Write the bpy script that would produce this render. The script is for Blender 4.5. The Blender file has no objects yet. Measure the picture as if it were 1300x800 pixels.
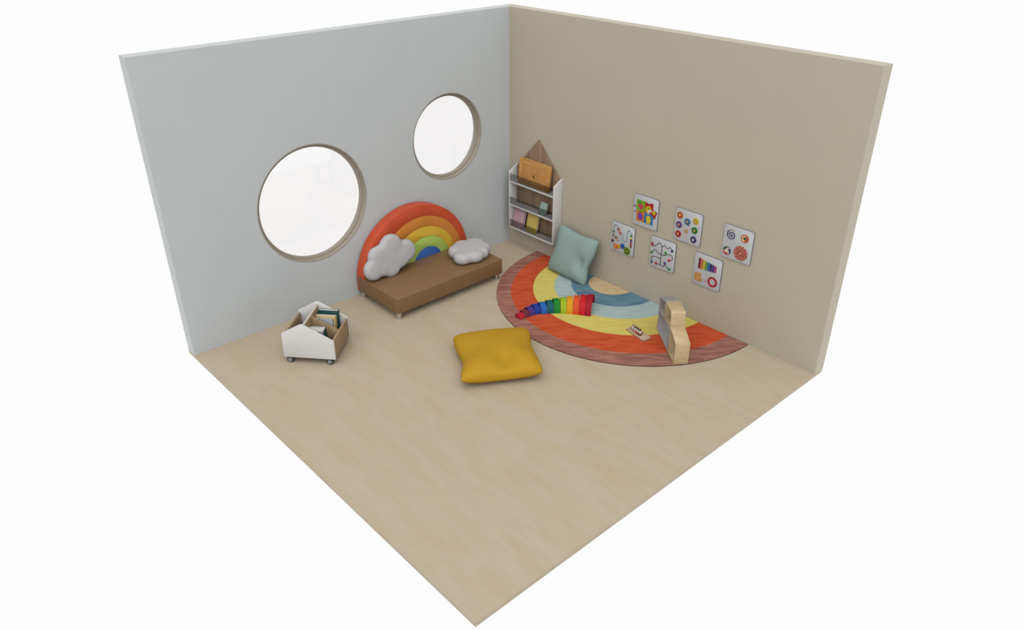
import bpy, bmesh, math, random
from mathutils import Vector, Matrix, noise
PI = math.pi
random.seed(4)
scene = bpy.context.scene
COL = scene.collection
W, D, H, T = 4.0, 3.911, 2.648, 0.134     # floor width, floor depth, wall height, wall thickness

# ------------------------------------------------------------------ materials
def lin(c):
    return c / 12.92 if c <= 0.04045 else ((c + 0.055) / 1.055) ** 2.4
ALB = 0.47          # surface tones below are noted as they read in the light; this brings them to reflectance
def rgb(r, g, b):
    return (lin(r / 255) * ALB, lin(g / 255) * ALB, lin(b / 255) * ALB, 1.0)
MATS = {}
def mat(name, col, rough=0.6, var=0.0, scale=(6, 6, 6), detail=4.0, bump=0.0, metal=0.0, spec=0.3, col2=None, rot=(0, 0, 0), lo=0.3, hi=0.7):
    """principled surface whose colour wanders between two tones on a procedural noise"""
    if name in MATS:
        return MATS[name]
    m = bpy.data.materials.new(name); m.use_nodes = True
    nt = m.node_tree; N = nt.nodes; L = nt.links
    b = N['Principled BSDF']
    b.inputs['Roughness'].default_value = rough
    b.inputs['Metallic'].default_value = metal
    b.inputs['Specular IOR Level'].default_value = spec
    tc = N.new('ShaderNodeTexCoord'); mp = N.new('ShaderNodeMapping')
    mp.inputs['Scale'].default_value = scale
    if any(rot):        # turned grain: rotate first, then stretch
        mp.vector_type = 'TEXTURE'; mp.inputs['Rotation'].default_value = rot; mp.inputs['Scale'].default_value = tuple(1 / k for k in scale)
    L.new(tc.outputs['Object'], mp.inputs['Vector'])
    nz = N.new('ShaderNodeTexNoise'); nz.inputs['Scale'].default_value = 1.0; nz.inputs['Detail'].default_value = detail
    L.new(mp.outputs['Vector'], nz.inputs['Vector'])
    c1 = rgb(*col)
    if metal > .9: c1 = tuple(min(1, x / ALB) for x in c1[:3]) + (1,)
    if col2 is None:
        c0 = tuple(max(0, x * (1 - var)) for x in c1[:3]) + (1,)
        c2 = tuple(min(1, x * (1 + var)) for x in c1[:3]) + (1,)
    else:
        c0, c2 = c1, rgb(*col2)
    rp = N.new('ShaderNodeValToRGB')
    rp.color_ramp.elements[0].position = lo; rp.color_ramp.elements[0].color = c0
    rp.color_ramp.elements[1].position = hi; rp.color_ramp.elements[1].color = c2
    L.new(nz.outputs['Fac'], rp.inputs['Fac'])
    L.new(rp.outputs['Color'], b.inputs['Base Color'])
    if bump:
        bp = N.new('ShaderNodeBump'); bp.inputs['Strength'].default_value = bump; bp.inputs['Distance'].default_value = 0.004
        L.new(nz.outputs['Fac'], bp.inputs['Height']); L.new(bp.outputs['Normal'], b.inputs['Normal'])
    MATS[name] = m
    return m

def clear_mat(name, tint, refl=.05, rough=0.0):
    """clear sheet: lets light straight through, with a faint mirror reflection"""
    m = bpy.data.materials.new(name); m.use_nodes = True
    nt = m.node_tree; N = nt.nodes; L = nt.links
    for n in list(N): N.remove(n)
    o = N.new('ShaderNodeOutputMaterial'); t = N.new('ShaderNodeBsdfTransparent'); g = N.new('ShaderNodeBsdfGlossy')
    t.inputs['Color'].default_value = tint; g.inputs['Roughness'].default_value = rough
    mx = N.new('ShaderNodeMixShader'); mx.inputs['Fac'].default_value = refl
    L.new(t.outputs[0], mx.inputs[1]); L.new(g.outputs[0], mx.inputs[2])
    L.new(mx.outputs[0], o.inputs['Surface'])
    return m

M_grey = mat('wall_paint_grey', (222, 227, 228), .55, .015, (3, 3, 3))
M_beige = mat('wall_paint_beige', (213, 204, 182), .45, .015, (3, 3, 3))
M_white = mat('white_lacquer', (240, 238, 235), .4, .01)
M_wood = mat('oak_veneer', (168, 138, 104), .5, scale=(60, 60, 7), col2=(198, 168, 132))
M_walnut = mat('brown_plank_veneer', (140, 112, 88), .5, scale=(26, 26, 1.6), col2=(178, 148, 120))
M_birch = mat('birch_plywood', (212, 184, 138), .5, scale=(14, 14, 60), col2=(228, 204, 162), rot=(0, 0, .6))
M_greyply = mat('grey_stained_plywood', (178, 172, 170), .5, .05, (30, 30, 30))
M_chrome = mat('brushed_steel', (205, 203, 200), .25, .02, metal=1.0)
M_black = mat('black_rubber', (38, 38, 40), .5, .1)
M_hub = mat('grey_plastic', (150, 152, 155), .4, .03)
M_page = mat('paper_pages', (228, 224, 216), .8, .05, (3, 3, 300))
M_pane = clear_mat('window_glass', (.985, .98, .98, 1), .045)
M_acrylic = clear_mat('smoked_acrylic', (.72, .715, .72, 1), .03, .05)
M_taupe = mat('taupe_window_frame', (176, 166, 150), .5, .02)
M_leather = mat('brown_leatherette', (146, 113, 78), .5, .03, (40, 40, 40), bump=.05)
M_cloud = mat('pale_grey_jersey', (206, 203, 204), .85, .02, (90, 90, 90), bump=.08)
M_yellow = mat('mustard_cotton', (205, 157, 15), .8, .03, (30, 30, 30), bump=.05)
M_teal = mat('dusty_teal_cotton', (156, 178, 172), .85, .03, (60, 60, 60), bump=.06)

def paint(name, col, rough=.4, **k):
    return mat(name, col, rough, .03, (12, 12, 12), **k)

# ------------------------------------------------------------------ mesh tools
class MB:
    """collects shapes in world coordinates; build() links them as ONE mesh object"""
    def __init__(self): self.bm = bmesh.new()
    def _take(self, t, mi, bevel, seg=2, ang=30):
        if bevel:
            es = [e for e in t.edges if len(e.link_faces) == 2 and e.calc_face_angle(0) > math.radians(ang)]
            bmesh.ops.bevel(t, geom=es, offset=bevel, segments=seg, profile=.5, affect='EDGES', clamp_overlap=True)
        for f in t.faces: f.material_index = mi
        me = bpy.data.meshes.new('tmp'); t.to_mesh(me); t.free()
        n0 = len(self.bm.faces)
        self.bm.from_mesh(me); bpy.data.meshes.remove(me)
        self.bm.faces.ensure_lookup_table()
        for f in self.bm.faces[n0:]: f.material_index = mi
        return self
    def box(self, o, ex, ey, ez, mi=0, bevel=0.0, seg=2):
        """o corner; ex, ey, ez full edge vectors"""
        o, ex, ey, ez = Vector(o), Vector(ex), Vector(ey), Vector(ez)
        t = bmesh.new()
        v = [t.verts.new(o + ex * a + ey * b + ez * c) for a in (0, 1) for b in (0, 1) for c in (0, 1)]
        for q in ((0, 1, 3, 2), (4, 6, 7, 5), (0, 4, 5, 1), (2, 3, 7, 6), (0, 2, 6, 4), (1, 5, 7, 3)):
            t.faces.new([v[i] for i in q])
        bmesh.ops.recalc_face_normals(t, faces=t.faces[:])
        return self._take(t, mi, bevel, seg)
    def prism(self, poly, o, ex, ey, ez, mi=0, bevel=0.0, seg=2, ang=30, holes=()):
        """2-D outline poly in the (ex, ey) frame at o, pushed along ez; holes are further outlines"""
        o, ex, ey, ez = Vector(o), Vector(ex), Vector(ey), Vector(ez)
        t = bmesh.new()
        caps = []
        loops = [poly] + list(holes)
        for k in (0, 1):
            rings = []
            for lp in loops:
                vs = [t.verts.new(o + ex * x + ey * y + ez * k) for x, y in lp]
                rings.append(vs)
            caps.append(rings)
        for k in (0, 1):
            if len(loops) == 1:
                t.faces.new(caps[k][0])
            else:
                es = []
                for r in caps[k]:
                    for i in range(len(r)): es.append(t.edges.new((r[i], r[(i + 1) % len(r)])))
                bmesh.ops.triangle_fill(t, edges=es, use_beauty=True)
        for a, b in zip(*caps):
            n = len(a)
            for i in range(n): t.faces.new((a[i], a[(i + 1) % n], b[(i + 1) % n], b[i]))
        bmesh.ops.recalc_face_normals(t, faces=t.faces[:])
        return self._take(t, mi, bevel, seg, ang)
    def tube(self, pts, r, mi=0, n=8, closed=False):
        t = bmesh.new(); pts = [Vector(q) for q in pts]; rings = []
        N = len(pts); up = None
        for i, q in enumerate(pts):
            a = pts[(i - 1) % N] if (closed or i > 0) else q
            b = pts[(i + 1) % N] if (closed or i < N - 1) else q
            d = (b - a).normalized()
            if up is None: up = d.orthogonal().normalized()
            up = (up - d * up.dot(d)).normalized(); s = d.cross(up)
            rings.append([t.verts.new(q + (up * math.cos(2 * PI * j / n) + s * math.sin(2 * PI * j / n)) * r) for j in range(n)])
        for i in range(N if closed else N - 1):
            a, b = rings[i], rings[(i + 1) % N]
            for j in range(n): t.faces.new((a[j], a[(j + 1) % n], b[(j + 1) % n], b[j]))
        if not closed: t.faces.new(rings[0]); t.faces.new(rings[-1])
        bmesh.ops.recalc_face_normals(t, faces=t.faces[:])
        return self._take(t, mi, 0)
    def lathe(self, prof, o, axis, mi=0, n=32, close=False):
        """prof = (height along axis, radius) points"""
        o, ax = Vector(o), Vector(axis).normalized()
        e1 = ax.orthogonal().normalized(); e2 = ax.cross(e1); t = bmesh.new(); rings = []
        for h, r in prof:
            if r < 1e-6: rings.append([t.verts.new(o + ax * h)])
            else: rings.append([t.verts.new(o + ax * h + (e1 * math.cos(2 * PI * j / n) + e2 * math.sin(2 * PI * j / n)) * r) for j in range(n)])
        seq = list(zip(rings, rings[1:])) + ([(rings[-1], rings[0])] if close else [])
        for a, b in seq:
            for j in range(n):
                p, q, r_, s = a[j % len(a)], a[(j + 1) % len(a)], b[(j + 1) % len(b)], b[j % len(b)]
                f = []
                for x in (p, q, r_, s):
                    if x not in f: f.append(x)
                if len(f) > 2: t.faces.new(f)
        bmesh.ops.recalc_face_normals(t, faces=t.faces[:])
        return self._take(t, mi, 0)
    def build(self, name, mats, parent=None, loc=None, sharp=35, flat=False):
        base = Vector(parent['base_at']) if parent is not None else Vector(loc or (0, 0, 0))
        bmesh.ops.translate(self.bm, verts=self.bm.verts[:], vec=-base)
        for e in self.bm.edges:
            if len(e.link_faces) == 2 and e.calc_face_angle(0) > math.radians(sharp): e.smooth = False
        for f in self.bm.faces: f.smooth = not flat
        me = bpy.data.meshes.new(name); self.bm.to_mesh(me); self.bm.free()
        for m in (mats if isinstance(mats, (list, tuple)) else [mats]): me.materials.append(m)
        o = bpy.data.objects.new(name, me); COL.objects.link(o)
        o['base_at'] = tuple(base)
        if parent is not None: o.parent = parent
        else: o.location = base
        return o

def tag(o, label, cat, group=None):
    o['label'] = label; o['category'] = cat
    if group: o['group'] = group
    return o
def thing(name, label, cat, loc, group=None):
    o = bpy.data.objects.new(name, None); COL.objects.link(o)
    o.empty_display_size = .1; o.location = loc; o['base_at'] = tuple(loc)
    return tag(o, label, cat, group)
def structure(o):
    o['kind'] = 'structure'; return o

def circle(cx, cy, r, n=48, a0=0.0):
    return [(cx + r * math.cos(a0 + 2 * PI * i / n), cy + r * math.sin(a0 + 2 * PI * i / n)) for i in range(n)]
def rounded(pts, r, n=5):
    out = []; N = len(pts)
    rs = r if isinstance(r, (list, tuple)) else [r] * N
    for i in range(N):
        p = Vector(pts[i]).to_2d(); a = Vector(pts[i - 1]).to_2d(); b = Vector(pts[(i + 1) % N]).to_2d(); rr = rs[i]
        if rr <= 0: out.append(tuple(p)); continue
        da = (a - p).normalized(); db = (b - p).normalized()
        half = math.acos(max(-1, min(1, da.dot(db)))) / 2
        k = min(rr / math.tan(half), (a - p).length * .49, (b - p).length * .49)
        q0 = p + da * k; q1 = p + db * k
        for j in range(n + 1):
            s = j / n
            out.append(tuple(q0 * (1 - s) ** 2 + p * 2 * s * (1 - s) + q1 * s ** 2))
    return out
def rrect(cx, cy, w, h, r):
    return rounded([(cx - w / 2, cy - h / 2), (cx + w / 2, cy - h / 2), (cx + w / 2, cy + h / 2), (cx - w / 2, cy + h / 2)], r)
def rot2(pts, a, cx=0, cy=0):
    c, s = math.cos(a), math.sin(a)
    return [(cx + (x - cx) * c - (y - cy) * s, cy + (x - cx) * s + (y - cy) * c) for x, y in pts]
def spline(pts, k=6):
    out = []; P = [Vector(p) for p in pts]; n = len(P)
    for i in range(n - 1):
        p0 = P[max(0, i - 1)]; p1 = P[i]; p2 = P[i + 1]; p3 = P[min(n - 1, i + 2)]
        for j in range(k):
            t = j / k
            out.append(.5 * ((2 * p1) + (p2 - p0) * t + (2 * p0 - 5 * p1 + 4 * p2 - p3) * t * t + (3 * p1 - p0 - 3 * p2 + p3) * t ** 3))
    out.append(P[-1]); return out
X, Y, Z = Vector((1, 0, 0)), Vector((0, 1, 0)), Vector((0, 0, 1))

# ------------------------------------------------------------------ room shell
def floor_mat():
    m = bpy.data.materials.new('pale_birch_vinyl'); m.use_nodes = True
    N = m.node_tree.nodes; L = m.node_tree.links; b = N['Principled BSDF']
    b.inputs['Roughness'].default_value = .5; b.inputs['Specular IOR Level'].default_value = .25
    tc = N.new('ShaderNodeTexCoord')
    def nz(scale, detail, dist=0):
        mp = N.new('ShaderNodeMapping'); mp.inputs['Scale'].default_value = scale
        n = N.new('ShaderNodeTexNoise'); n.inputs['Scale'].default_value = 1; n.inputs['Detail'].default_value = detail; n.inputs['Distortion'].default_value = dist
        L.new(tc.outputs['Object'], mp.inputs['Vector']); L.new(mp.outputs['Vector'], n.inputs['Vector']); return n
    a = nz((1.8, 7, 1), 5, .4); c = nz((3.5, 18, 1), 3, .4)
    r1 = N.new('ShaderNodeValToRGB')
    r1.color_ramp.elements[0].position = .33; r1.color_ramp.elements[0].color = rgb(213, 193, 163)
    r1.color_ramp.elements[1].position = .66; r1.color_ramp.elements[1].color = rgb(214, 199, 176)
    L.new(a.outputs['Fac'], r1.inputs['Fac'])
    r2 = N.new('ShaderNodeValToRGB')
    r2.color_ramp.elements[0].position = .3; r2.color_ramp.elements[0].color = (.96, .955, .94, 1)
    r2.color_ramp.elements[1].position = .6; r2.color_ramp.elements[1].color = (1, 1, 1, 1)
    L.new(c.outputs['Fac'], r2.inputs['Fac'])
    mx = N.new('ShaderNodeMix'); mx.data_type = 'RGBA'; mx.blend_type = 'MULTIPLY'; mx.inputs['Factor'].default_value = 1
    L.new(r1.outputs['Color'], mx.inputs['A']); L.new(r2.outputs['Color'], mx.inputs['B'])
    L.new(mx.outputs['Result'], b.inputs['Base Color'])
    return m
f = MB(); f.box((-T, -D, -.034), X * (W + T), Y * (D + T), Z * .034)
structure(f.build('floor', floor_mat(), flat=True))

WIN = [((-2.515, 1.108), .580), ((-.877, 1.433), .457)]
w = MB()
w.prism([(-D, 0), (0, 0), (0, H), (-D, H)], (0, 0, 0), Y, Z, X * -T, holes=[circle(c[0], c[1], r, 96) for c, r in WIN])
# mitre the corner so that each wall keeps its own colour up to the joint
for v in w.bm.verts:
    if abs(v.co.y) < 1e-5 and v.co.x < -.01: v.co.y = T
structure(w.build('wall_left', M_grey))
w = MB()
w.prism([(0, 0), (W, 0), (W + .004, T), (-T, T)], (0, 0, 0), X, Y, Z * H)
structure(w.build('wall_right', M_beige, flat=True))
for i, ((cy, cz), r) in enumerate(WIN):
    win = bpy.data.objects.new('window_%d' % (i + 1), None); COL.objects.link(win)
    win.location = (0, cy, cz); win['base_at'] = (0, cy, cz); structure(win)
    q = MB(); q.lathe([(.003, r), (.002, r - .008), (-.003, r - .011), (-.030, r - .018), (-.032, r - .036), (-.052, r - .041), (-.070, r - .041), (-.070, r)], (0, cy, cz), X, n=96, close=True)
    q.build('window_frame', M_taupe, win)
    q = MB(); q.lathe([(-.054, 0), (-.054, r - .036), (-.062, r - .036), (-.062, 0)], (0, cy, cz), X, n=96)
    q.build('window_pane', M_pane, win)

# ------------------------------------------------------------------ rainbow rug
RUG = [(1.908, 1.419), (1.866, 1.240), (1.803, .960), (1.738, .690), (1.690, .472), (1.640, .250)]
RUGC = [((150, 96, 84), (196, 140, 124)), ((208, 80, 42), (228, 106, 66)), ((228, 210, 104), (240, 224, 128)), ((176, 200, 198), (196, 214, 210)), ((92, 130, 152), (128, 160, 174)), ((222, 192, 146), (232, 206, 164))]
def arc(cx, r, n=72): return [(cx - r * math.cos(PI * i / n), -.006 - r * math.sin(PI * i / n)) for i in range(n + 1)]
rug = MB(); RZ = .009
for i, (cx, r) in enumerate(RUG):
    a = arc(cx, r)
    if i + 1 < len(RUG): poly = a + arc(*RUG[i + 1])[::-1]
    else: poly = a
    t = bmesh.new()
    if i + 1 < len(RUG):
        b = arc(*RUG[i + 1]); va = [t.verts.new((x, y, RZ)) for x, y in a]; vb = [t.verts.new((x, y, RZ)) for x, y in b]
        for k in range(len(a) - 1): t.faces.new((va[k], va[k + 1], vb[k + 1], vb[k]))
    else:
        t.faces.new([t.verts.new((x, y, RZ)) for x, y in a])
    rug._take(t, i, 0)
t = bmesh.new(); a = arc(*RUG[0])
va = [t.verts.new((x, y, RZ)) for x, y in a]; vb = [t.verts.new((x, y, 0)) for x, y in a]
for k in range(len(a)): t.faces.new((va[k], va[(k + 1) % len(a)], vb[(k + 1) % len(a)], vb[k]))
rug._take(t, len(RUG), 0)
bmesh.ops.remove_doubles(rug.bm, verts=rug.bm.verts[:], dist=1e-5)
bmesh.ops.recalc_face_normals(rug.bm, faces=rug.bm.faces[:])
rm = [mat('rug_pile_%d' % i, c0, .95, scale=(5, 22, 10), col2=c1, bump=.15, detail=8, spec=.1, lo=.3, hi=.72, rot=(0, 0, .80)) for i, (c0, c1) in enumerate(RUGC)]
rm.append(mat('rug_binding', (70, 52, 48), .9, .05))
tag(rug.build('rainbow_rug', rm, loc=(1.9, -.6, 0)), 'half-round rug with rainbow bands lying against the beige wall', 'rug')

# ------------------------------------------------------------------ rainbow bench
SX0, SX1, SY0, SY1, SZ0, SZ1 = .022, .742, -2.162, -.783, .072, .240
bench = thing('rainbow_bench', 'low brown bench with padded rainbow backrest against the grey wall', 'bench', (.38, -1.47, 0))
s = MB(); s.box((.046, SY0, SZ0), X * (SX1 - .046), Y * (SY1 - SY0), Z * (SZ1 - SZ0), bevel=.007, seg=3); s.build('seat', M_leather, bench)
BAND = [(-1.470, .690), (-1.418, .556), (-1.385, .434), (-1.355, .315), (-1.330, .194)]
BC = [('red_orange_leatherette', (226, 92, 54)), ('orange_leatherette', (232, 148, 62)), ('yellow_leatherette', (240, 196, 66)), ('lime_leatherette', (192, 220, 108)), ('blue_leatherette', (64, 112, 188))]
back = None
ZC = .160
def half(yc, r, n=64, foot=SZ1 - .001):
    a0 = math.asin(max(0, foot - ZC) / r)
    p = [(yc + r * math.cos(a0 + (PI - 2 * a0) * i / n), ZC + r * math.sin(a0 + (PI - 2 * a0) * i / n)) for i in range(n + 1)]
    return [(yc + r, foot)] + p + [(yc - r, foot)] if foot < ZC else p
for i, (yc, r) in enumerate(BAND):
    a = half(yc, r)
    poly = a + half(*BAND[i + 1])[::-1] if i + 1 < len(BAND) else a
    q = MB()
    q.prism(poly, (.045, 0, 0), Y, Z, X * .1035, bevel=.004 if i == 0 else .0015, seg=2, ang=40)
    if i == 0:
        q.prism(half(yc, r, foot=SZ0), (SX0, 0, 0), Y, Z, X * .0225, bevel=.003, ang=40)
        back = q.build('backrest', paint(*BC[i]), bench)
    else:
        o = q.build('rainbow_band', paint(*BC[i]), back); o['label'] = ['', 'orange padded band', 'yellow padded band', 'lime green padded band', 'blue padded half-disc'][i]
for x, y in ((.702, -2.122), (.706, -.835), (.070, -2.122), (.070, -.835)):
    q = MB(); q.lathe([(0, 0), (0, .024), (.004, .026), (.060, .026), (.064, .034), (.0725, .034), (.0725, 0)], (x, y, 0), Z, n=24)
    q.build('leg', M_chrome, bench)

# ------------------------------------------------------------------ cloud cushions
def cloud(name, lobes, o, ex, ey, en, th, label, loc):
    """lobes = (x, y, radius) in the cushion's own plane; puffed discs fused into one skin"""
    bm = bmesh.new(); o, ex, ey, en = Vector(o), Vector(ex), Vector(ey), Vector(en)
    for x, y, r in lobes:
        t = bmesh.new(); bmesh.ops.create_uvsphere(t, u_segments=40, v_segments=24, radius=1)
        for v in t.verts:
            c = v.co; q = math.hypot(c.x, c.y)
            el = math.asin(max(-1, min(1, c.z))); az = math.atan2(c.y, c.x)      # rounded-edge disc
            rho = (r - th) + th * math.cos(el) if abs(el) < 1.2 else ((r - th) + th * math.cos(1.2)) * (PI / 2 - abs(el)) / (PI / 2 - 1.2)
            zz = math.sin(el) if abs(el) < 1.2 else math.copysign(math.sin(1.2) + .10 * (abs(el) - 1.2) / .37, el)
            v.co = o + ex * (x + math.cos(az) * rho) + ey * (y + math.sin(az) * rho) + en * (zz * th)
        me = bpy.data.meshes.new('t'); t.to_mesh(me); t.free(); bm.from_mesh(me); bpy.data.meshes.remove(me)
    bmesh.ops.translate(bm, verts=bm.verts[:], vec=-Vector(loc))
    me = bpy.data.meshes.new(name); bm.to_mesh(me); bm.free()
    ob = bpy.data.objects.new(name, me); COL.objects.link(ob); ob.location = loc
    md = ob.modifiers.new('fuse', 'REMESH'); md.mode = 'VOXEL'; md.voxel_size = .008
    md = ob.modifiers.new('soften', 'SMOOTH'); md.factor = .5; md.iterations = 26
    dg = bpy.context.evaluated_depsgraph_get()
    me2 = bpy.data.meshes.new_from_object(ob.evaluated_get(dg)); ob.modifiers.clear(); ob.data = me2
    me2.materials.clear(); me2.materials.append(M_cloud)
    for p in me2.polygons: p.use_smooth = True
    return tag(ob, label, 'cushion')
tv = Vector((-.07, 0, .41)).normalized(); nv = Vector((.41, 0, .07)).normalized()
cloud('cloud_cushion', [(-2.085, .112, .112), (-1.885, .095, .118), (-1.838, .290, .132), (-2.010, .228, .112), (-1.680, .200, .122), (-1.79, .18, .12), (-1.98, .11, .10), (-1.77, .15, .115), (-1.88, .19, .16), (-1.935, .255, .10), (-2.035, .17, .10)],
      (.262, 0, .248), Y, tv, nv, .058, 'grey cloud cushion propped upright against the rainbow backrest', (.27, -1.9, .241))
cloud('cloud_cushion', [(.385, -1.095, .115), (.530, -1.155, .105), (.565, -1.03, .110), (.565, -.93, .085), (.480, -.87, .115), (.375, -.865, .125), (.34, -.99, .12), (.45, -1.0, .14), (.50, -1.09, .11), (.49, -.93, .11), (.545, -1.08, .10), (.40, -.92, .12), (.37, -1.04, .11), (.53, -.97, .10)],
      (0, 0, .302), X, Y, Z, .061, 'grey cloud cushion lying flat at the right end of the brown seat', (.44, -1.0, .241))

# ------------------------------------------------------------------ square cushions
def pillow(name, o, ex, ey, en, half_w, half_h, th, pinch, material, label, loc, shape, under=1.0, n=56):
    """o centre; shape(u, v) -> (du, dv, dtop, dbottom) extra sag in metres"""
    o, ex, ey, en = Vector(o), Vector(ex).normalized(), Vector(ey).normalized(), Vector(en).normalized()
    bm = bmesh.new(); grids = []
    for side in (1, -1):
        g = []
        for i in range(n + 1):
            row = []
            for j in range(n + 1):
                u = math.sin(PI / 2 * (-1 + 2 * i / n)); v = math.sin(PI / 2 * (-1 + 2 * j / n))
                # soft corner rounding
                cu = u * (1 - .045 * v ** 8); cv = v * (1 - .045 * u ** 8)
                px = half_w * cu * (1 - pinch * (1 - v * v)); py = half_h * cv * (1 - pinch * (1 - u * u))
                t = th * ((1 - u ** 4) * (1 - v ** 4)) ** .42
                du, dv, dt, lift = shape(u, v)
                edge = 1 - math.exp(-4.5 * (1 - u * u) * (1 - v * v))
                hgt = side * t * (1 if side > 0 else under) + lift + (dt * edge if side > 0 else 0)
                row.append(bm.verts.new(o + ex * (px + du) + ey * (py + dv) + en * hgt))
            g.append(row)
        grids.append(g)
        for i in range(n):
            for j in range(n):
                q = (g[i][j], g[i + 1][j], g[i + 1][j + 1], g[i][j + 1])
                bm.faces.new(q if side > 0 else q[::-1])
    bmesh.ops.remove_doubles(bm, verts=bm.verts[:], dist=2e-4)
    bmesh.ops.recalc_face_normals(bm, faces=bm.faces[:])
    m = MB(); m.bm.free(); m.bm = bm
    ob = m.build(name, material, loc=loc, sharp=180)
    return tag(ob, label, 'cushion')
def g(u, v, cu, cv, su, sv): return math.exp(-((u - cu) / su) ** 2 - ((v - cv) / sv) ** 2)
def shape_yellow(u, v):
    e = (1 - u * u) * (1 - v * v)
    dt = -.042 * g(u, v, .15, .62, .26, .40) - .012 * g(u, v, -.95, .25, .3, .4) + .02 * g(u, v, .6, .45, .35, .35) + .015 * g(u, v, -.6, .5, .4, .4)
    dt += .012 * math.sin(3 * u + 1) * math.cos(2.5 * v) * e
    lift = .018 * (u * u * v * v) + .012 * g(u, v, 0, -1, .5, .3)
    du = .040 * g(u, v, -1, .2, .4, .5) - .015 * g(u, v, 1, -.2, .3, .4)
    dv = -.012 * g(u, v, 0, -1, .4, .2)
    return du, dv, dt, lift
pillow('floor_cushion', (1.972, -1.955, .080), (.37, .62, 0), (.62, -.41, 0), (0, 0, 1), .370, .380, .118, .045, M_yellow,
       'mustard yellow floor cushion lying on the bare floor', (1.965, -1.945, 0), shape_yellow, .65)
def shape_teal(u, v):
    e = (1 - u * u) * (1 - v * v)
    dt = -.040 * g(u, v, .62, -.15, .22, .28) + .012 * g(u, v, .55, .45, .3, .4) + .018 * g(u, v, .55, -.65, .25, .3) - .008 * math.sin(2.6 * u + v) * e
    du = -.030 * g(u, v, 1, -.25, .3, .4) + .020 * g(u, v, -1, .1, .3, .5)
    dv = -.012 * g(u, v, 0.1, 1, .5, .3)
    return du, dv, dt, 0
tb = Vector((1.195, -.262, .010)); tt = Vector((1.215, -.085, .500))
ey = (tt - tb).normalized(); ex = Vector((1, .015, .0)); ex = (ex - ey * ex.dot(ey)).normalized(); en = ex.cross(ey)
if en.y > 0: en = -en
pillow('floor_cushion', (tb + tt) / 2, ex, ey, en, .285, .262, .072, .04, M_teal,
       'dusty teal square cushion leaning on the beige wall', (1.2, -.2, RZ), shape_teal)

# ------------------------------------------------------------------ wall shelf with books
shelf = thing('book_shelf', 'white house-shaped wall shelf with brown plank back and smoked front strips', 'shelf', (.487, -.06, .235))
SX = (.122, .852); SD = .125; ST = .018
prof = [(0, .235), (-SD, .235), (-SD, .915), (0, .985)]
for x in (SX[0], SX[1] - ST):
    q = MB(); q.prism([(a, b) for a, b in prof], (x, -.001, 0), Y, Z, X * ST, bevel=.002); q.build('side_panel', M_white, shelf)
q = MB()
q.prism([(SX[0] + ST, .24), (SX[1] - ST, .24), (SX[1] - ST, .965), (.487, 1.337), (SX[0] + ST, .965)], (0, -.001, 0), X, Z, Y * -.014, bevel=.001)
q.build('back_panel', M_walnut, shelf)
SHZ = (.235, .512, .790)
for z in SHZ:
    q = MB(); q.box((SX[0] + ST, -.001 - SD, z), X * (SX[1] - SX[0] - 2 * ST), Y * (SD - .014), Z * .018, bevel=.0015); q.build('shelf_board', M_white, shelf)
    q = MB(); q.box((SX[0] + ST, -.001 - SD + .002, z + .018), X * (SX[1] - SX[0] - 2 * ST), Y * .004, Z * .088); o = q.build('front_strip', M_acrylic, shelf); o['label'] = 'smoked clear retaining strip'

def leaning_book(name, x, w, h, t, yb, yt, z0, cover, label, cat='book', slide=0.0):
    """book with its back leaning: foot at yb, head at yt"""
    b = Vector((x, yb, z0)); up = Vector((slide, yt - yb, math.sqrt(h * h - (yt - yb) ** 2 - slide ** 2))).normalized()
    ex = (X - up * X.dot(up)).normalized(); en = ex.cross(up).normalized()     # en points to the room
    if en.y > 0: en = -en
    r = thing(name, label, cat, tuple(b), 'books on the wall shelf')
    c = MB()
    c.box(b, ex * w, up * h, en * .004, bevel=.001); c.box(b - en * t, ex * w, up * h, en * .004, bevel=.001)
    c.box(b - en * t, ex * .004, up * h, en * t)
    c.build('cover', cover, r)
    c = MB(); c.box(b + ex * .005 + up * .004 - en * (t - .0045), ex * (w - .009), up * (h - .008), en * (t - .009)); c.build('pages', M_page, r)
    return r
B0 = .254
leaning_book('picture_book', .150, .175, .215, .024, -.098, -.050, B0, paint('pink_cover', (224, 178, 192)), 'dusty pink book leaning on the lowest shelf of the wall shelf')
leaning_book('picture_book', .378, .165, .215, .024, -.098, -.050, B0, paint('yellow_cover', (232, 206, 108)), 'yellow book leaning on the lowest shelf of the wall shelf')
leaning_book('picture_book', .588, .100, .140, .024, -.098, -.058, .531, paint('mint_cover', (172, 200, 186)), 'small mint green book on the middle shelf of the wall shelf')
bx = thing('wooden_puzzle_box', 'orange-brown wooden box with finger hole standing on the top shelf', 'box', (.49, -.07, .808))
up = Vector((0, .030, .290)).normalized(); en = Vector((0, -up.z, up.y)); b = Vector((.252, -.070, .810)); bw, bh = .480, .288
M_beech = mat('honey_beech', (214, 152, 78), .45, scale=(5, 30, 40), col2=(230, 172, 100))
q = MB(); q.box(b, X * bw, up * bh, en * .004, bevel=.001)
q.box(b, X * .048, up * bh, en * .036, bevel=.002); q.box(b + X * (bw - .048), X * .048, up * bh, en * .036, bevel=.002)
q.box(b, X * bw, up * .014, en * .034, bevel=.001); q.build('box_body', M_beech, bx)
q = MB(); q.prism(rrect(.24, .142, .382, .256, .004), b + en * .015, X, up, en * .015, bevel=.0015, holes=[circle(.232, .112, .017, 24)])
o = q.build('sliding_lid', mat('honey_beech_lid', (208, 148, 78), .45, scale=(5, 30, 30), col2=(224, 166, 94)), bx)

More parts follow.
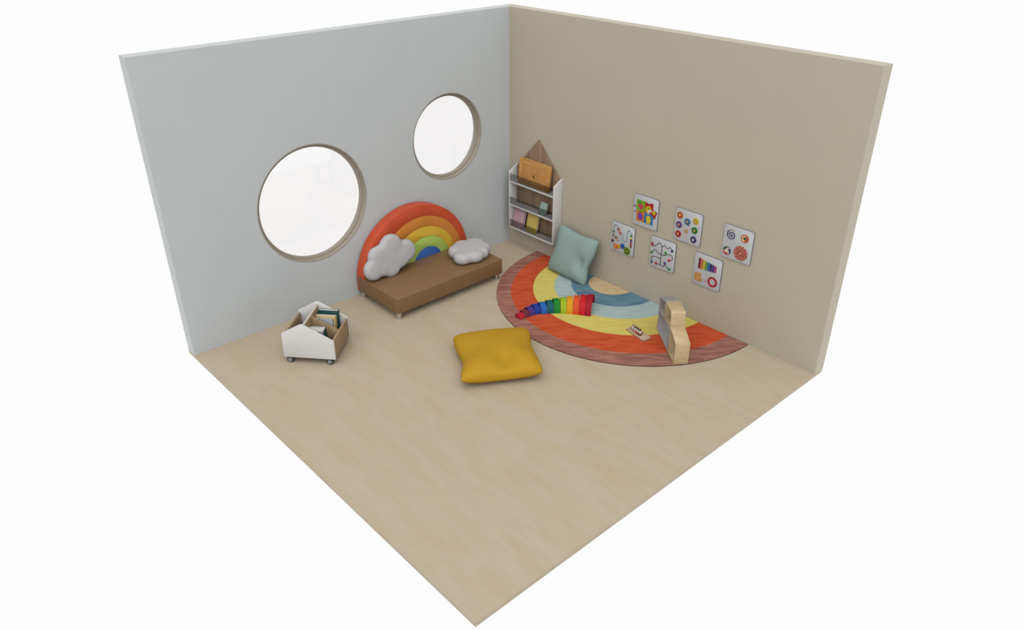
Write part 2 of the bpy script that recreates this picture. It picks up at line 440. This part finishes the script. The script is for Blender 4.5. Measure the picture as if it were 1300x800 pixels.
# ------------------------------------------------------------------ book cart
A = Vector((.667, -3.356, 0)); cu = Vector((.755, .655, 0)).normalized(); cv = Vector((-cu.y, cu.x, 0))
def cp(s, d, z): return A + cu * s + cv * d + Z * z
cart = thing('book_cart', 'white and oak house-shaped book cart on castors beside the grey wall', 'cart', tuple(cp(.24, .225, 0)))
outl = rounded([(0, .062), (.480, .062), (.482, .250), (.200, .410), (.008, .305)], [.012, .012, .022, .05, .022], 6)
for d, nm in ((0, 'front_panel'), (.430, 'rear_panel')):
    q = MB(); q.prism(outl, cp(0, d, 0), cu, Z, cv * .02, bevel=.003); q.build(nm, M_white, cart)
q = MB(); q.box(cp(.012, .02, .066), cu * .456, cv * .41, Z * .014); q.build('base_board', M_wood, cart)
for s0, z1, nm in ((.458, .250, 'end_panel'), (.010, .285, 'end_panel')):
    q = MB(); q.box(cp(s0, .02, .064), cu * .018, cv * .41, Z * (z1 - .064), bevel=.0015); q.build(nm, M_wood, cart)
q = MB(); q.box(cp(.192, .02, .08), cu * .018, cv * .41, Z * .292, bevel=.0015); q.build('divider', M_wood, cart)
q = MB(); q.box(cp(.191, .02, .372), cu * .020, cv * .41, Z * .006, bevel=.001); q.build('edge_strip', mat('pale_edge_band', (226, 216, 200), .5, .02), cart)
q = MB(); q.prism([(.210, .08), (.458, .08), (.458, .238), (.210, .366)], cp(0, .222, 0), cu, Z, cv * .014, bevel=.001); q.build('cross_divider', M_wood, cart)
for s0 in (.052, .420):
    for d0 in (.024, .424):
        r = MB(); c = cp(s0, d0, 0)
        r.box(c - cu * .020 - cv * .022 + Z * .056, cu * .04, cv * .044, Z * .010)
        for sd in (-1, 1): r.box(c - cu * .008 + cv * (sd * .0175 - .002) + Z * .026, cu * .016, cv * .004, Z * .034)
        ca = r.build('castor', M_black, cart)
        r = MB(); r.lathe([(-.014, 0), (-.014, .024), (-.013, .0315), (.013, .0315), (.014, .024), (.014, 0)], c + Z * .032, cv, n=24); wh = r.build('wheel', M_black, ca)
        for sd in (-1, 1):
            r = MB(); r.lathe([(.014 * sd, 0), (.014 * sd, .021), (.0225 * sd, .019), (.024 * sd, .006), (.024 * sd, 0)], c + Z * .032, cv, n=20); ob = r.build('hub_cap', M_hub, ca)

def cart_book(name, o, ew, eh, et, w, h, t, cover, label, spine=None):
    ew, eh, et = ew.normalized(), eh.normalized(), et.normalized()
    r = thing(name, label, 'book', tuple(o), 'books in the cart')
    c = MB(); k = .004
    c.box(o, ew * w, eh * h, et * k, bevel=.001); c.box(o + et * (t - k), ew * w, eh * h, et * k, bevel=.001)
    if spine is None: c.box(o + ew * (w - k), ew * k, eh * h, et * t)
    c.build('cover', cover, r)
    if spine is not None:
        c = MB(); c.box(o + ew * (w - k), ew * (k + .002), eh * h, et * t, bevel=.001); c.build('spine', spine, r)
    c = MB(); c.box(o + et * k + ew * .002, ew * (w - k - .002), eh * (h - .003), et * (t - 2 * k)); c.build('pages', M_page, r)
    return r
M_green = paint('dark_teal_cover', (18, 78, 78)); M_cream = paint('cream_cover', (222, 210, 190)); M_gold = paint('straw_cover', (226, 196, 130)); M_silver = paint('silver_grey_cover', (186, 186, 190)); M_ink = paint('navy_black_cover', (24, 36, 48))
def lean(k):
    eh = (Z + cv * k).normalized(); et = cu.cross(eh)
    return eh, (et if et.dot(cv) > 0 else -et)
eh, et = lean(.10)
cart_book('story_book', cp(.224, .350, .090), cu, eh, et, .186, .262, .044, M_green, 'tall dark teal book at the back of the book cart')
cart_book('story_book', cp(.214, .290, .086), cu, eh, et, .190, .240, .040, M_gold, 'straw yellow book standing before the tall teal book in the cart')
cart_book('story_book', cp(.214, .268, .084), cu, eh, et, .172, .226, .018, M_silver, 'silver-grey book standing right behind the cart cross divider')
eh, et = lean(-.14)
cart_book('story_book', cp(.214, .116, .083), cu, eh, et, .150, .212, .076, M_silver, 'thick pale book with teal spine in the front bay of the cart', M_green)
cart_book('story_book', cp(.226, .078, .083), cu, eh, et, .146, .176, .030, M_ink, 'dark navy book nearest the front panel of the cart')

# ------------------------------------------------------------------ little house shelf on the rug
hp = Vector((2.566, -.408, RZ)); hu = Vector((.787, -.617, 0)).normalized(); hv = Vector((.617, .787, 0)).normalized(); HD = .132
M_tray0 = mat('pale_plywood_edge', (206, 198, 190), .5, .03)
hs = thing('house_shelf', 'small open toy house shelf in grey and birch plywood standing on the rug', 'shelf', tuple(hp + hu * .32 + hv * .06))
def hslab(mb, pts, th, mi=0):
    """board of thickness th running along the outline pts (s, z), pushed through the depth"""
    P = [Vector(p) for p in pts]; n = len(P); inn = []
    for i in range(n):
        d0 = (P[i] - P[i - 1]).normalized() if i > 0 else (P[1] - P[0]).normalized()
        d1 = (P[i + 1] - P[i]).normalized() if i < n - 1 else d0
        if i == 0: d0 = d1
        n0 = Vector((-d0.y, d0.x)); n1 = Vector((-d1.y, d1.x)); m = (n0 + n1).normalized()
        inn.append(P[i] + m * th / max(.3, m.dot(n0)))
    mb.prism([tuple(p) for p in P] + [tuple(p) for p in inn[::-1]], hp, hu, Z, hv * HD, mi, bevel=.001)
q = MB(); hslab(q, [(.424, 0), (.636, 0), (.636, .212), (.424, .268)], .012); hslab(q, [(.412, .252), (.412, .0)], .012); 
q.build('front_house', M_birch, hs)
q = MB(); hslab(q, [(.20, .240), (.412, .252), (.424, .268), (.410, .395), (.395, .408), (.205, .410)], .012); hslab(q, [(.203, .40), (.203, .24)], .012)
q.build('upper_house', M_birch, hs)
q = MB(); hslab(q, [(.190, .405), (0, .348), (0, 0), (.412, 0)], .012); hslab(q, [(.19, .228), (.19, .39)], .012); hslab(q, [(.41, .23), (.41, .012)], .012)
q.build('rear_house', M_greyply, hs)
q = MB(); q.prism([(.012, .214), (.412, .236), (.412, .248), (.012, .226)], hp, hu, Z, hv * HD, bevel=.001); q.build('shelf_board', M_tray0, hs)

# ------------------------------------------------------------------ stacking rainbow arches in a curved row
FOOT = [(1.548, -1.268), (1.554, -1.210), (1.560, -1.145), (1.580, -1.087), (1.613, -1.035), (1.648, -.980), (1.684, -.928), (1.728, -.884), (1.773, -.843), (1.822, -.806), (1.872, -.771), (1.922, -.738)]
HEAD = [84, 80, 76, 70, 63, 57, 52, 47, 44, 41, 38, 35]
ACOL = [('crimson', (200, 34, 58)), ('maroon', (126, 50, 66)), ('violet', (84, 58, 142)), ('royal blue', (34, 66, 158)), ('sky blue', (34, 110, 188)), ('dark teal', (20, 100, 112)), ('green', (24, 142, 46)), ('lime green', (168, 198, 36)), ('amber', (240, 164, 28)), ('orange', (236, 88, 38)), ('scarlet', (214, 30, 40)), ('deep red', (176, 20, 44))]
WHERE = ['smallest and solid, at the low end of the row', 'second smallest of the row', 'between the maroon and royal blue arches', 'between the violet and sky blue arches', 'between the royal blue and teal arches', 'between the sky blue and green arches', 'between the teal and lime arches', 'between the green and amber arches', 'between the lime and orange arches', 'between the amber and scarlet arches', 'between the orange and deep red arches', 'largest, at the tall end of the row']
for i in range(12):
    r = .046 + .0096 * i; th = math.radians(HEAD[i]); wd = .0605
    d = Vector((math.cos(th), math.sin(th), 0)); fdir = Vector((math.sin(th), -math.cos(th), 0))
    c = Vector((*FOOT[i], RZ)) - fdir * r
    hgt = r * 1.02; ri = r - .0088
    n = 28; out = [(r * math.cos(PI * k / n), hgt * math.sin(PI * k / n)) for k in range(n + 1)]
    if i > 0: out += [(ri * math.cos(PI * k / n), (hgt - .0088) * math.sin(PI * k / n)) for k in range(n, -1, -1)]
    q = MB(); q.prism(out, c, fdir, Z, d * wd, bevel=.0015, seg=1, ang=50)
    ob = q.build('toy_arch', paint('arch_%s' % ACOL[i][0].replace(' ', '_'), ACOL[i][1], .65, spec=.15), loc=tuple(c + d * wd / 2))
    tag(ob, '%s wooden toy arch, %s' % (ACOL[i][0], WHERE[i]), 'toy arch', 'wooden rainbow arches in a row')

# ------------------------------------------------------------------ peg tray
tA = Vector((2.385, -.648, RZ)); tu = Vector((.25, -.050, 0)).normalized(); tw = Vector((-tu.y, tu.x, 0))
M_tray = mat('pale_maple', (216, 190, 158), .5, scale=(20, 60, 20), col2=(226, 204, 176))
tray = thing('peg_tray', 'small pale wooden tray of pegs lying on the yellow rug band', 'toy', tuple(tA + tu * .12 + tw * .045))
q = MB(); L_, W_ = .255, .096
q.box(tA, tu * L_, tw * W_, Z * .008, bevel=.001)
q.box(tA, tu * L_, tw * .008, Z * .020, bevel=.001); q.box(tA + tw * (W_ - .008), tu * L_, tw * .008, Z * .020, bevel=.001)
q.box(tA, tu * .008, tw * W_, Z * .020, bevel=.001); q.box(tA + tu * (L_ - .008), tu * .008, tw * W_, Z * .020, bevel=.001)
q.build('tray', M_tray, tray)
PEG = [(.040, .050, (198, 168, 176), 'pale mauve peg'), (.082, .045, (206, 150, 96), 'tan peg'), (.116, .045, (204, 66, 44), 'red peg'), (.150, .045, (112, 66, 48), 'brown peg')]
for sx, sy, cc, lb in PEG:
    p0 = tA + tu * sx + tw * sy + Z * .008
    pg = thing('toy_peg', {'pale mauve peg': 'pale mauve peg at the far left end of the wooden tray', 'tan peg': 'tan peg with dark knob standing in the wooden tray', 'red peg': 'red-footed peg with dark knob standing in the wooden tray', 'brown peg': 'brown-footed peg with dark knob, nearest the empty tray end'}[lb], 'peg', tuple(p0), 'pegs in the wooden tray')
    q = MB(); q.lathe([(0, 0), (0, .017), (.003, .0185), (.020, .0185), (.024, .0165), (.024, 0)], p0, Z, n=20); q.build('peg_foot', paint('peg_' + lb.replace(' ', '_'), cc), pg)
    q = MB(); q.lathe([(.024, 0), (.024, .015), (.042, .013), (.046, .009), (.046, 0)], p0, Z, n=20); q.build('peg_body', mat('peg_white', (232, 224, 212), .5, .02), pg)
    q = MB(); q.lathe([(.046, 0), (.046, .007), (.049, .0115), (.056, .0125), (.062, .009), (.064, 0)], p0, Z, n=16); q.build('peg_knob', paint('peg_knob_mauve', (176, 146, 138)) if 'mauve' in lb else paint('peg_knob_dark', (84, 60, 44)), pg)

# ------------------------------------------------------------------ wall activity panels
PW, PH, PT = .306, .322, .016
M_board = mat('panel_white', (226, 228, 232), .4, .01); M_edge = mat('panel_grey_edge', (142, 144, 146), .5, .02); M_screw = mat('panel_screw', (176, 178, 182), .35, .02, metal=.6)
class Panel:
    def __init__(self, cx, cz, label):
        self.c = Vector((cx, -PT, cz))
        self.t = thing('activity_panel', label, 'wall panel', (cx, 0, cz), 'activity panels on the beige wall')
        q = MB(); q.prism(rrect(0, 0, PW, PH, .016), (cx, 0, cz), X, Z, Y * -(PT - .003), 0); e = q.build('panel_edge', M_edge, self.t)
        q = MB(); q.prism(rrect(0, 0, PW - .005, PH - .005, .015), (cx, -PT + .003, cz), X, Z, Y * -.003, 0, bevel=.001); q.build('panel_face', M_board, self.t)
        for a in (-.45, .45):
            for b in (-.45, .45):
                q = MB(); q.lathe([(0, .0045), (.0012, .004), (.0015, 0)], self.c + X * a * PW + Z * b * PH, -Y, n=12); q.build('screw', M_screw, self.t)
    def pt(self, a, b, h=0): return self.c + X * (a * PW) + Z * (b * PH) - Y * h
    def flat(self, name, poly, col, h=.004, base=0.0, label=None, holes=(), bevel=.0008, parent=None):
        """poly in panel fractions"""
        f_ = lambda pl: [(a * PW, b * PH) for a, b in pl]
        q = MB(); q.prism(f_(poly), self.c - Y * base, X, Z, Y * -h, bevel=bevel, seg=1, holes=[f_(x) for x in holes])
        o = q.build(name, col if not isinstance(col, tuple) else paint('panel_%d_%d_%d' % col, col), parent or self.t)
        if label: o['label'] = label
        return o
    def disc(self, name, a, b, r, col, h=.005, base=0.0, label=None, ri=None, n=32, parent=None):
        k = PW / PH
        ring = lambda rr: [(a + rr * math.cos(2 * PI * i / n), b + rr * k * math.sin(2 * PI * i / n)) for i in range(n)]
        return self.flat(name, ring(r), col, h, base, label, holes=[ring(ri)] if ri else (), parent=parent)
    def path(self, name, pts, col, w=.0032, label=None, smooth=True, h=.001, parent=None):
        P = [self.pt(a, b, h) for a, b in pts]
        if smooth: P = spline(P, 6)
        q = MB(); q.tube(P, w, n=8); o = q.build(name, col if not isinstance(col, tuple) else paint('panel_%d_%d_%d' % col, col), parent or self.t)
        if label: o['label'] = label
        return o
    def sq(self, name, a0, b0, a1, b1, col, **k): return self.flat(name, [(a0, b0), (a1, b0), (a1, b1), (a0, b1)], col, **k)

# fruit puzzle
p = Panel(2.009, .944, 'white wall panel with four-colour fruit puzzle, upper left')
g_ = p.sq('puzzle_piece', -.375, 0, -.03, .34, (132, 196, 44), label='green square with a pink strawberry')
p.flat('strawberry', rounded([(-.19, .02), (-.09, .13), (-.11, .23), (-.19, .21), (-.27, .25), (-.31, .15)], .05), (228, 66, 104), .003, .004, parent=g_)
p.flat('leaf', rounded([(-.30, .25), (-.25, .20), (-.19, .23), (-.22, .30), (-.33, .31)], .03), (66, 150, 40), .003, .0042, parent=g_)
r_ = p.flat('puzzle_piece', [(-.025, 0), (.30, 0), (.30, .33), (.22, .35), (.13, .30), (.03, .33), (-.025, .34)], (196, 32, 34), label='red square with a yellow apple')
p.flat('apple', rounded([(.03, .03), (.16, .02), (.23, .10), (.22, .22), (.13, .24), (.02, .20), (-.005, .10)], .05), (226, 204, 44), .003, .004, parent=r_)
p.flat('leaf', rounded([(.09, .14), (.17, .16), (.18, .20), (.10, .19)], .02), (176, 150, 40), .003, .007, parent=r_)
o_ = p.sq('puzzle_piece', -.345, -.345, -.03, -.005, (236, 132, 36), label='orange square with purple grapes')
p.flat('grapes', rounded([(-.16, -.32), (-.08, -.22), (-.10, -.10), (-.19, -.07), (-.28, -.11), (-.28, -.22)], .06), (134, 72, 190), .003, .004, parent=o_)
p.flat('leaf', rounded([(-.26, -.05), (-.18, -.09), (-.15, -.03), (-.22, -.01)], .02), (70, 130, 50), .003, .0042, parent=o_)
b_ = p.flat('puzzle_piece', [(-.025, -.345), (.08, -.33), (.12, -.36), (.20, -.33), (.32, -.36), (.33, -.02), (.22, -.01), (.10, -.04), (-.025, -.005)], (34, 134, 196), label='blue square with a yellow lemon')
p.flat('lemon', rounded([(.10, -.33), (.20, -.34), (.26, -.22), (.23, -.10), (.13, -.06), (.05, -.12), (.07, -.22)], .05), (238, 212, 44), .003, .004, parent=b_)
p.flat('puzzle_knob', rounded([(.10, .02), (.17, .01), (.19, .08), (.27, .06), (.27, .12), (.20, .14), (.16, .11), (.12, .10)], .01), (238, 238, 240), .004, .004)
l_ = p.flat('puzzle_piece', rot2([(.29, -.06), (.45, -.06), (.45, .14), (.29, .14)], -.35, .37, .04), (186, 34, 40), .004, .0045, label='loose red piece with a yellow half')
p.flat('apple', rounded([(.30, .04), (.38, .00), (.43, .07), (.40, .14), (.31, .13)], .03), (226, 204, 44), .003, .0087, parent=l_)
for a, b, cc in ((-.438, .107, (60, 56, 60)), (-.405, -.068, (110, 60, 70)), (.375, -.098, (60, 70, 84))):
    p.sq('peg', a - .035, b - .012, a + .035, b + .012, cc, h=.008)

# bead maze with gears
p = Panel(1.746, .572, 'white wall panel with wavy bead track and gears, lower left')
blue = (134, 164, 176)
p.path('bead_track', [(-.40, .12), (-.40, .28), (-.36, .38), (-.30, .405), (-.235, .37), (-.19, .30), (-.10, .19), (-.02, .15), (.005, .10), (.02, .0), (.06, -.05), (.125, -.06), (.175, -.02), (.195, .08), (.20, .24), (.225, .34), (.275, .37), (.33, .34), (.365, .27), (.38, .18), (.383, -.14)], blue, .0042)
for a, b, cc, r in ((-.40, .151, (34, 128, 60), .038), (-.185, .292, (140, 36, 44), .038), (-.145, .222, (226, 130, 58), .036), (-.09, .172, (190, 62, 40), .036), (.377, .222, (30, 130, 50), .036), (.380, .142, (232, 214, 60), .036), (.382, .066, (34, 34, 120), .036), (.383, -.008, (190, 34, 110), .036), (.384, -.082, (166, 84, 44), .036), (.384, -.155, (160, 74, 40), .036)):
    q = MB(); q.lathe([(-.010, 0), (-.010, .007), (-.006, r * PW), (.006, r * PW), (.010, .007), (.010, 0)], p.pt(a, b, .003), Vector((.3, 0, -.9)) if -.3 < a < 0 else Z, n=16); q.build('bead', paint('panel_%d_%d_%d' % cc, cc, .35), p.t)
p.path('spinner', [(-.41, .03), (-.14, -.115)], (176, 128, 84), .004, smooth=False, h=.006)
p.disc('spinner_hub', -.268, -.025, .05, (170, 116, 70), .008, .001); p.disc('spinner_tip', -.398, .03, .030, (120, 70, 66), .008, .001)
p.path('bead_wire', [(-.415, -.01), (-.412, -.12)], blue, .0025, smooth=False)
p.disc('bead', -.409, -.172, .052, (112, 62, 52), .010)
gear = lambda a, b, r, n: [(a + r * (1 if (i // 2) % 2 else .84) * math.cos(2 * PI * i / (4 * n)), b + r * (1 if (i // 2) % 2 else .84) * .95 * math.sin(2 * PI * i / (4 * n))) for i in range(4 * n)]
g1 = p.flat('gear', gear(-.268, -.335, .105, 12), (232, 116, 44), .006); p.disc('gear_boss', -.268, -.335, .055, (242, 158, 92), .004, .006, parent=g1)
p.flat('gear', gear(-.125, -.30, .085, 8), (236, 172, 44), .005, .001)
p.flat('gear', gear(.030, -.240, .100, 8), (34, 98, 188), .006)
g2 = p.disc('gear', .238, -.350, .142, (124, 178, 40), .006, label='green spoked wheel')
for k in range(5):
    an = 2 * PI * k / 5 + .3; p.flat('wheel_slot', rot2([(.27, -.372), (.345, -.385), (.345, -.315), (.27, -.328)], an, .238, -.350), (44, 70, 26) if k % 2 else (90, 44, 30), .0015, .006, parent=g2)
p.disc('gear_boss', .238, -.350, .028, (236, 226, 120), .004, .006, parent=g2)

# seven coloured discs
p = Panel(2.519, .944, 'white wall panel with seven coloured discs, upper middle')
for a, b, cc, mid in ((-.325, .292, (220, 92, 34), (238, 172, 96)), (-.031, .165, (46, 134, 176), (214, 160, 106)), (.267, .262, (232, 208, 44), (224, 176, 130)), (-.328, -.009, (104, 66, 152), (226, 168, 120)), (.263, -.026, (30, 136, 44), (206, 158, 92)), (-.321, -.300, (188, 32, 34), (236, 176, 112)), (.259, -.320, (30, 44, 136), (238, 208, 166))):
    d_ = p.disc('colour_disc', a, b, .108, cc, .006); d_['label'] = 'disc with a pale centre'
    p.disc('disc_ring', a, b, .074, tuple(int(x * .82) for x in cc), .0015, .006, ri=.056, parent=d_)
    p.disc('disc_centre', a, b, .045, mid, .004, .006, parent=d_, n=8)
p.disc('turning_knob', -.033, -.131, .062, (206, 160, 104), .010)
p.sq('slot', -.036, -.50, -.026, -.26, (206, 176, 184), h=.0012)
for a, b in ((.0, .055), (.385, .10)): p.sq('pointer', a - .03, b - .012, a + .06, b + .012, (206, 110, 122), h=.002)
p.sq('pointer', -.335, .150, -.305, .20, (206, 110, 112), h=.002)

# branching tree maze
p = Panel(2.259, .572, 'white wall panel with dark branching tree maze, lower middle')
dark = (74, 60, 58)
p.path('maze_groove', [(-.03, .25), (-.03, .05), (-.04, -.2), (-.035, -.36)], dark, .0036, label='dark vertical trunk', smooth=False)
p.path('maze_groove', [(-.39, .20), (-.32, .185), (-.25, .24), (-.16, .335), (-.09, .33), (-.03, .25), (.057, .321), (.11, .30), (.15, .25), (.20, .255), (.26, .315), (.32, .295), (.37, .24)], dark, .0036, label='dark top branch')
p.path('maze_groove', [(-.40, -.03), (-.27, .074), (-.16, .004), (-.03, -.013), (.07, -.007), (.20, .055), (.314, .084), (.39, .06), (.41, .01), (.40, -.06), (.34, -.095)], dark, .0036, label='dark middle branch')
p.path('maze_groove', [(-.045, -.161), (-.18, -.15), (-.312, -.156), (-.39, -.19), (-.42, -.25), (-.39, -.33)], dark, .0036, label='dark low branch')
p.path('maze_groove', [(-.18, -.37), (-.047, -.363), (.087, -.384), (.157, -.315), (.23, -.35), (.32, -.385)], dark, .0036, label='dark bottom branch')
for a, b, cc in ((-.425, .25, (200, 86, 98)), (-.412, .205, (200, 86, 98)), (.378, .235, (50, 62, 140)), (-.420, -.05, (68, 164, 78)), (.137, .095, (56, 168, 76)), (.30, -.10, (206, 44, 76)), (-.385, -.36, (98, 108, 160)), (-.20, -.36, (206, 70, 84)), (.144, -.255, (74, 84, 150)), (.342, -.392, (62, 160, 72))):
    d_ = p.flat('slider', rounded([(a - .05, b - .03), (a + .02, b - .05), (a + .05, b + .01), (a + .01, b + .05), (a - .035, b + .035)], .02), cc, .007)
    p.disc('slider_knob', a, b, .020, tuple(int(x * .8) for x in cc), .004, .007, n=12, parent=d_)

# spirals and pinwheel
p = Panel(3.061, .944, 'white wall panel with navy spiral and red pinwheel, upper right')
a0, b0 = -.225, .225
p.path('spiral', [(a0 + (.010 + .0118 * t) * math.cos(-t + 1.6), b0 + (.010 + .0118 * t) * math.sin(-t + 1.6) * .95) for t in [i * .4 for i in range(31)]] , (38, 40, 104), .0048)
p.path('spiral', [(a0 + (.010 + .0118 * t) * math.cos(-t + 1.6), b0 + (.010 + .0118 * t) * math.sin(-t + 1.6) * .95) for t in [12.0 + i * .3 for i in range(5)]], (168, 130, 100), .003)
d_ = p.disc('swirl_disc', .228, .250, .128, (222, 104, 50), .006, label='orange swirl disc')
sw = lambda a, b, r, t0, t1, k0, k1: [(a + r * (k0 + (1 - k0) * i / 14) * math.cos(t0 + (t1 - t0) * i / 14), b + r * .95 * (k0 + (1 - k0) * i / 14) * math.sin(t0 + (t1 - t0) * i / 14)) for i in range(15)]
p.path('swirl_line', [(.228 + .075 * math.cos(t), .245 + .072 * math.sin(t)) for t in [1.2 + i * .3 for i in range(13)]], (246, 226, 178), .0055, h=.006, parent=d_)
p.disc('swirl_centre', .24, .255, .045, (56, 110, 70), .003, .006, parent=d_)
d_ = p.disc('swirl_disc', -.299, -.271, .132, (238, 226, 210), .004, label='disc of green, blue and red swirls')
for k, cc in enumerate([(34, 96, 48), (36, 52, 130), (204, 42, 44)]):
    t0 = PI * .95 - k * 2 * PI / 3
    outer = [(-.299 + .132 * math.cos(t0 - i * .22), -.271 + .125 * math.sin(t0 - i * .22)) for i in range(11)]
    inner = [(-.299 + (.045 + .008 * i) * math.cos(t0 - i * .2 - .1), -.271 + (.043 + .0076 * i) * math.sin(t0 - i * .2 - .1)) for i in range(10)]
    p.flat('swirl_blade', outer + inner[::-1], cc, .003, .004, parent=d_, bevel=0)
d_ = p.disc('pinwheel', .161, -.214, .232, (240, 186, 164), .005, label='red and cream pinwheel')
for k in range(12):
    t0 = 2 * PI * k / 12; A_ = []; B_ = []
    for i in range(8):
        rr = .03 + .198 * i / 7; tt = t0 - .9 * (i / 7) ** 1.2; ww = .52 * PI / 12 * (1 if i else .4)
        A_.append((.161 + rr * math.cos(tt - ww), -.214 + rr * .95 * math.sin(tt - ww))); B_.append((.161 + rr * math.cos(tt + ww), -.214 + rr * .95 * math.sin(tt + ww)))
    p.flat('pinwheel_blade', A_ + B_[::-1], (176, 34, 32), .0025, .005, parent=d_, bevel=0)

# xylophone, puzzle piece and ring
p = Panel(2.790, .573, 'white wall panel with rainbow xylophone bars and red ring, lower right')
XC = [(120, 22, 40), (232, 120, 48), (236, 208, 56), (104, 176, 44), (40, 116, 200), (28, 32, 92), (84, 48, 150), (198, 52, 130)]
for k, cc in enumerate(XC):
    a = -.296 + k * .0835; t_ = .355 - k * .012; b = .025 + k * .006
    p.flat('xylophone_bar', [(a - .031, b), (a + .031, b), (a + .031, t_), (a - .031, t_)], cc, .008, label='%s bar' % ['dark red', 'orange', 'yellow', 'green', 'blue', 'navy', 'violet', 'magenta'][k], bevel=.0015)
p.flat('wooden_piece', rounded([(-.43, -.13), (-.43, -.37), (-.34, -.37), (-.31, -.395), (-.22, -.39), (-.21, -.35), (-.14, -.37), (-.13, -.27), (-.20, -.25), (-.19, -.11), (-.29, -.10), (-.32, -.13)], .018), mat('panel_beech', (214, 150, 84), .5, scale=(40, 40, 12), col2=(226, 168, 106)), .009)
p.disc('sliding_ring', .242, -.250, .166, (196, 32, 44), .009, ri=.110)
p.sq('slot', -.022, -.48, -.012, -.02, (214, 180, 186), h=.0012)
p.disc('slider_knob', -.018, -.31, .020, (206, 90, 110), .004, n=12)

# ------------------------------------------------------------------ light: an even white sky and a soft overhead source
wd = bpy.data.worlds.new('white_sky'); scene.world = wd; wd.use_nodes = True
bg = wd.node_tree.nodes['Background']; bg.inputs['Color'].default_value = (1, 1, 1, 1); bg.inputs['Strength'].default_value = .985
sun = bpy.data.lights.new('overhead_light', 'SUN'); sun.energy = 2.95; sun.angle = math.radians(75)
so = bpy.data.objects.new('overhead_light', sun); COL.objects.link(so); so.rotation_euler = Vector((.45, -.45, .77)).to_track_quat('Z', 'Y').to_euler()

# ------------------------------------------------------------------ camera
cam = bpy.data.cameras.new('camera'); co = bpy.data.objects.new('camera', cam); COL.objects.link(co)
cam.sensor_fit = 'HORIZONTAL'; cam.sensor_width = 36; cam.lens = 993.9345 / 1300 * 36; cam.clip_end = 100
Fv = Vector((-.6439250573, .5877649724, -.4897885848)); Rv = Vector((.6744470958, .7383228647, -.0006800213)); Uv = Vector((-.3612224183, .3307743713, .8718409716))
m = Matrix((Rv, Uv, -Fv)).transposed().to_4x4(); m.translation = Vector((6.459912, -5.861909, 3.843433)); co.matrix_world = m
scene.camera = co
for o in bpy.data.objects:
    if 'base_at' in o: del o['base_at']
vs = scene.view_settings
vs.view_transform = 'Standard'; vs.look = 'None'; vs.exposure = 0; vs.gamma = 1; vs.use_curve_mapping = False
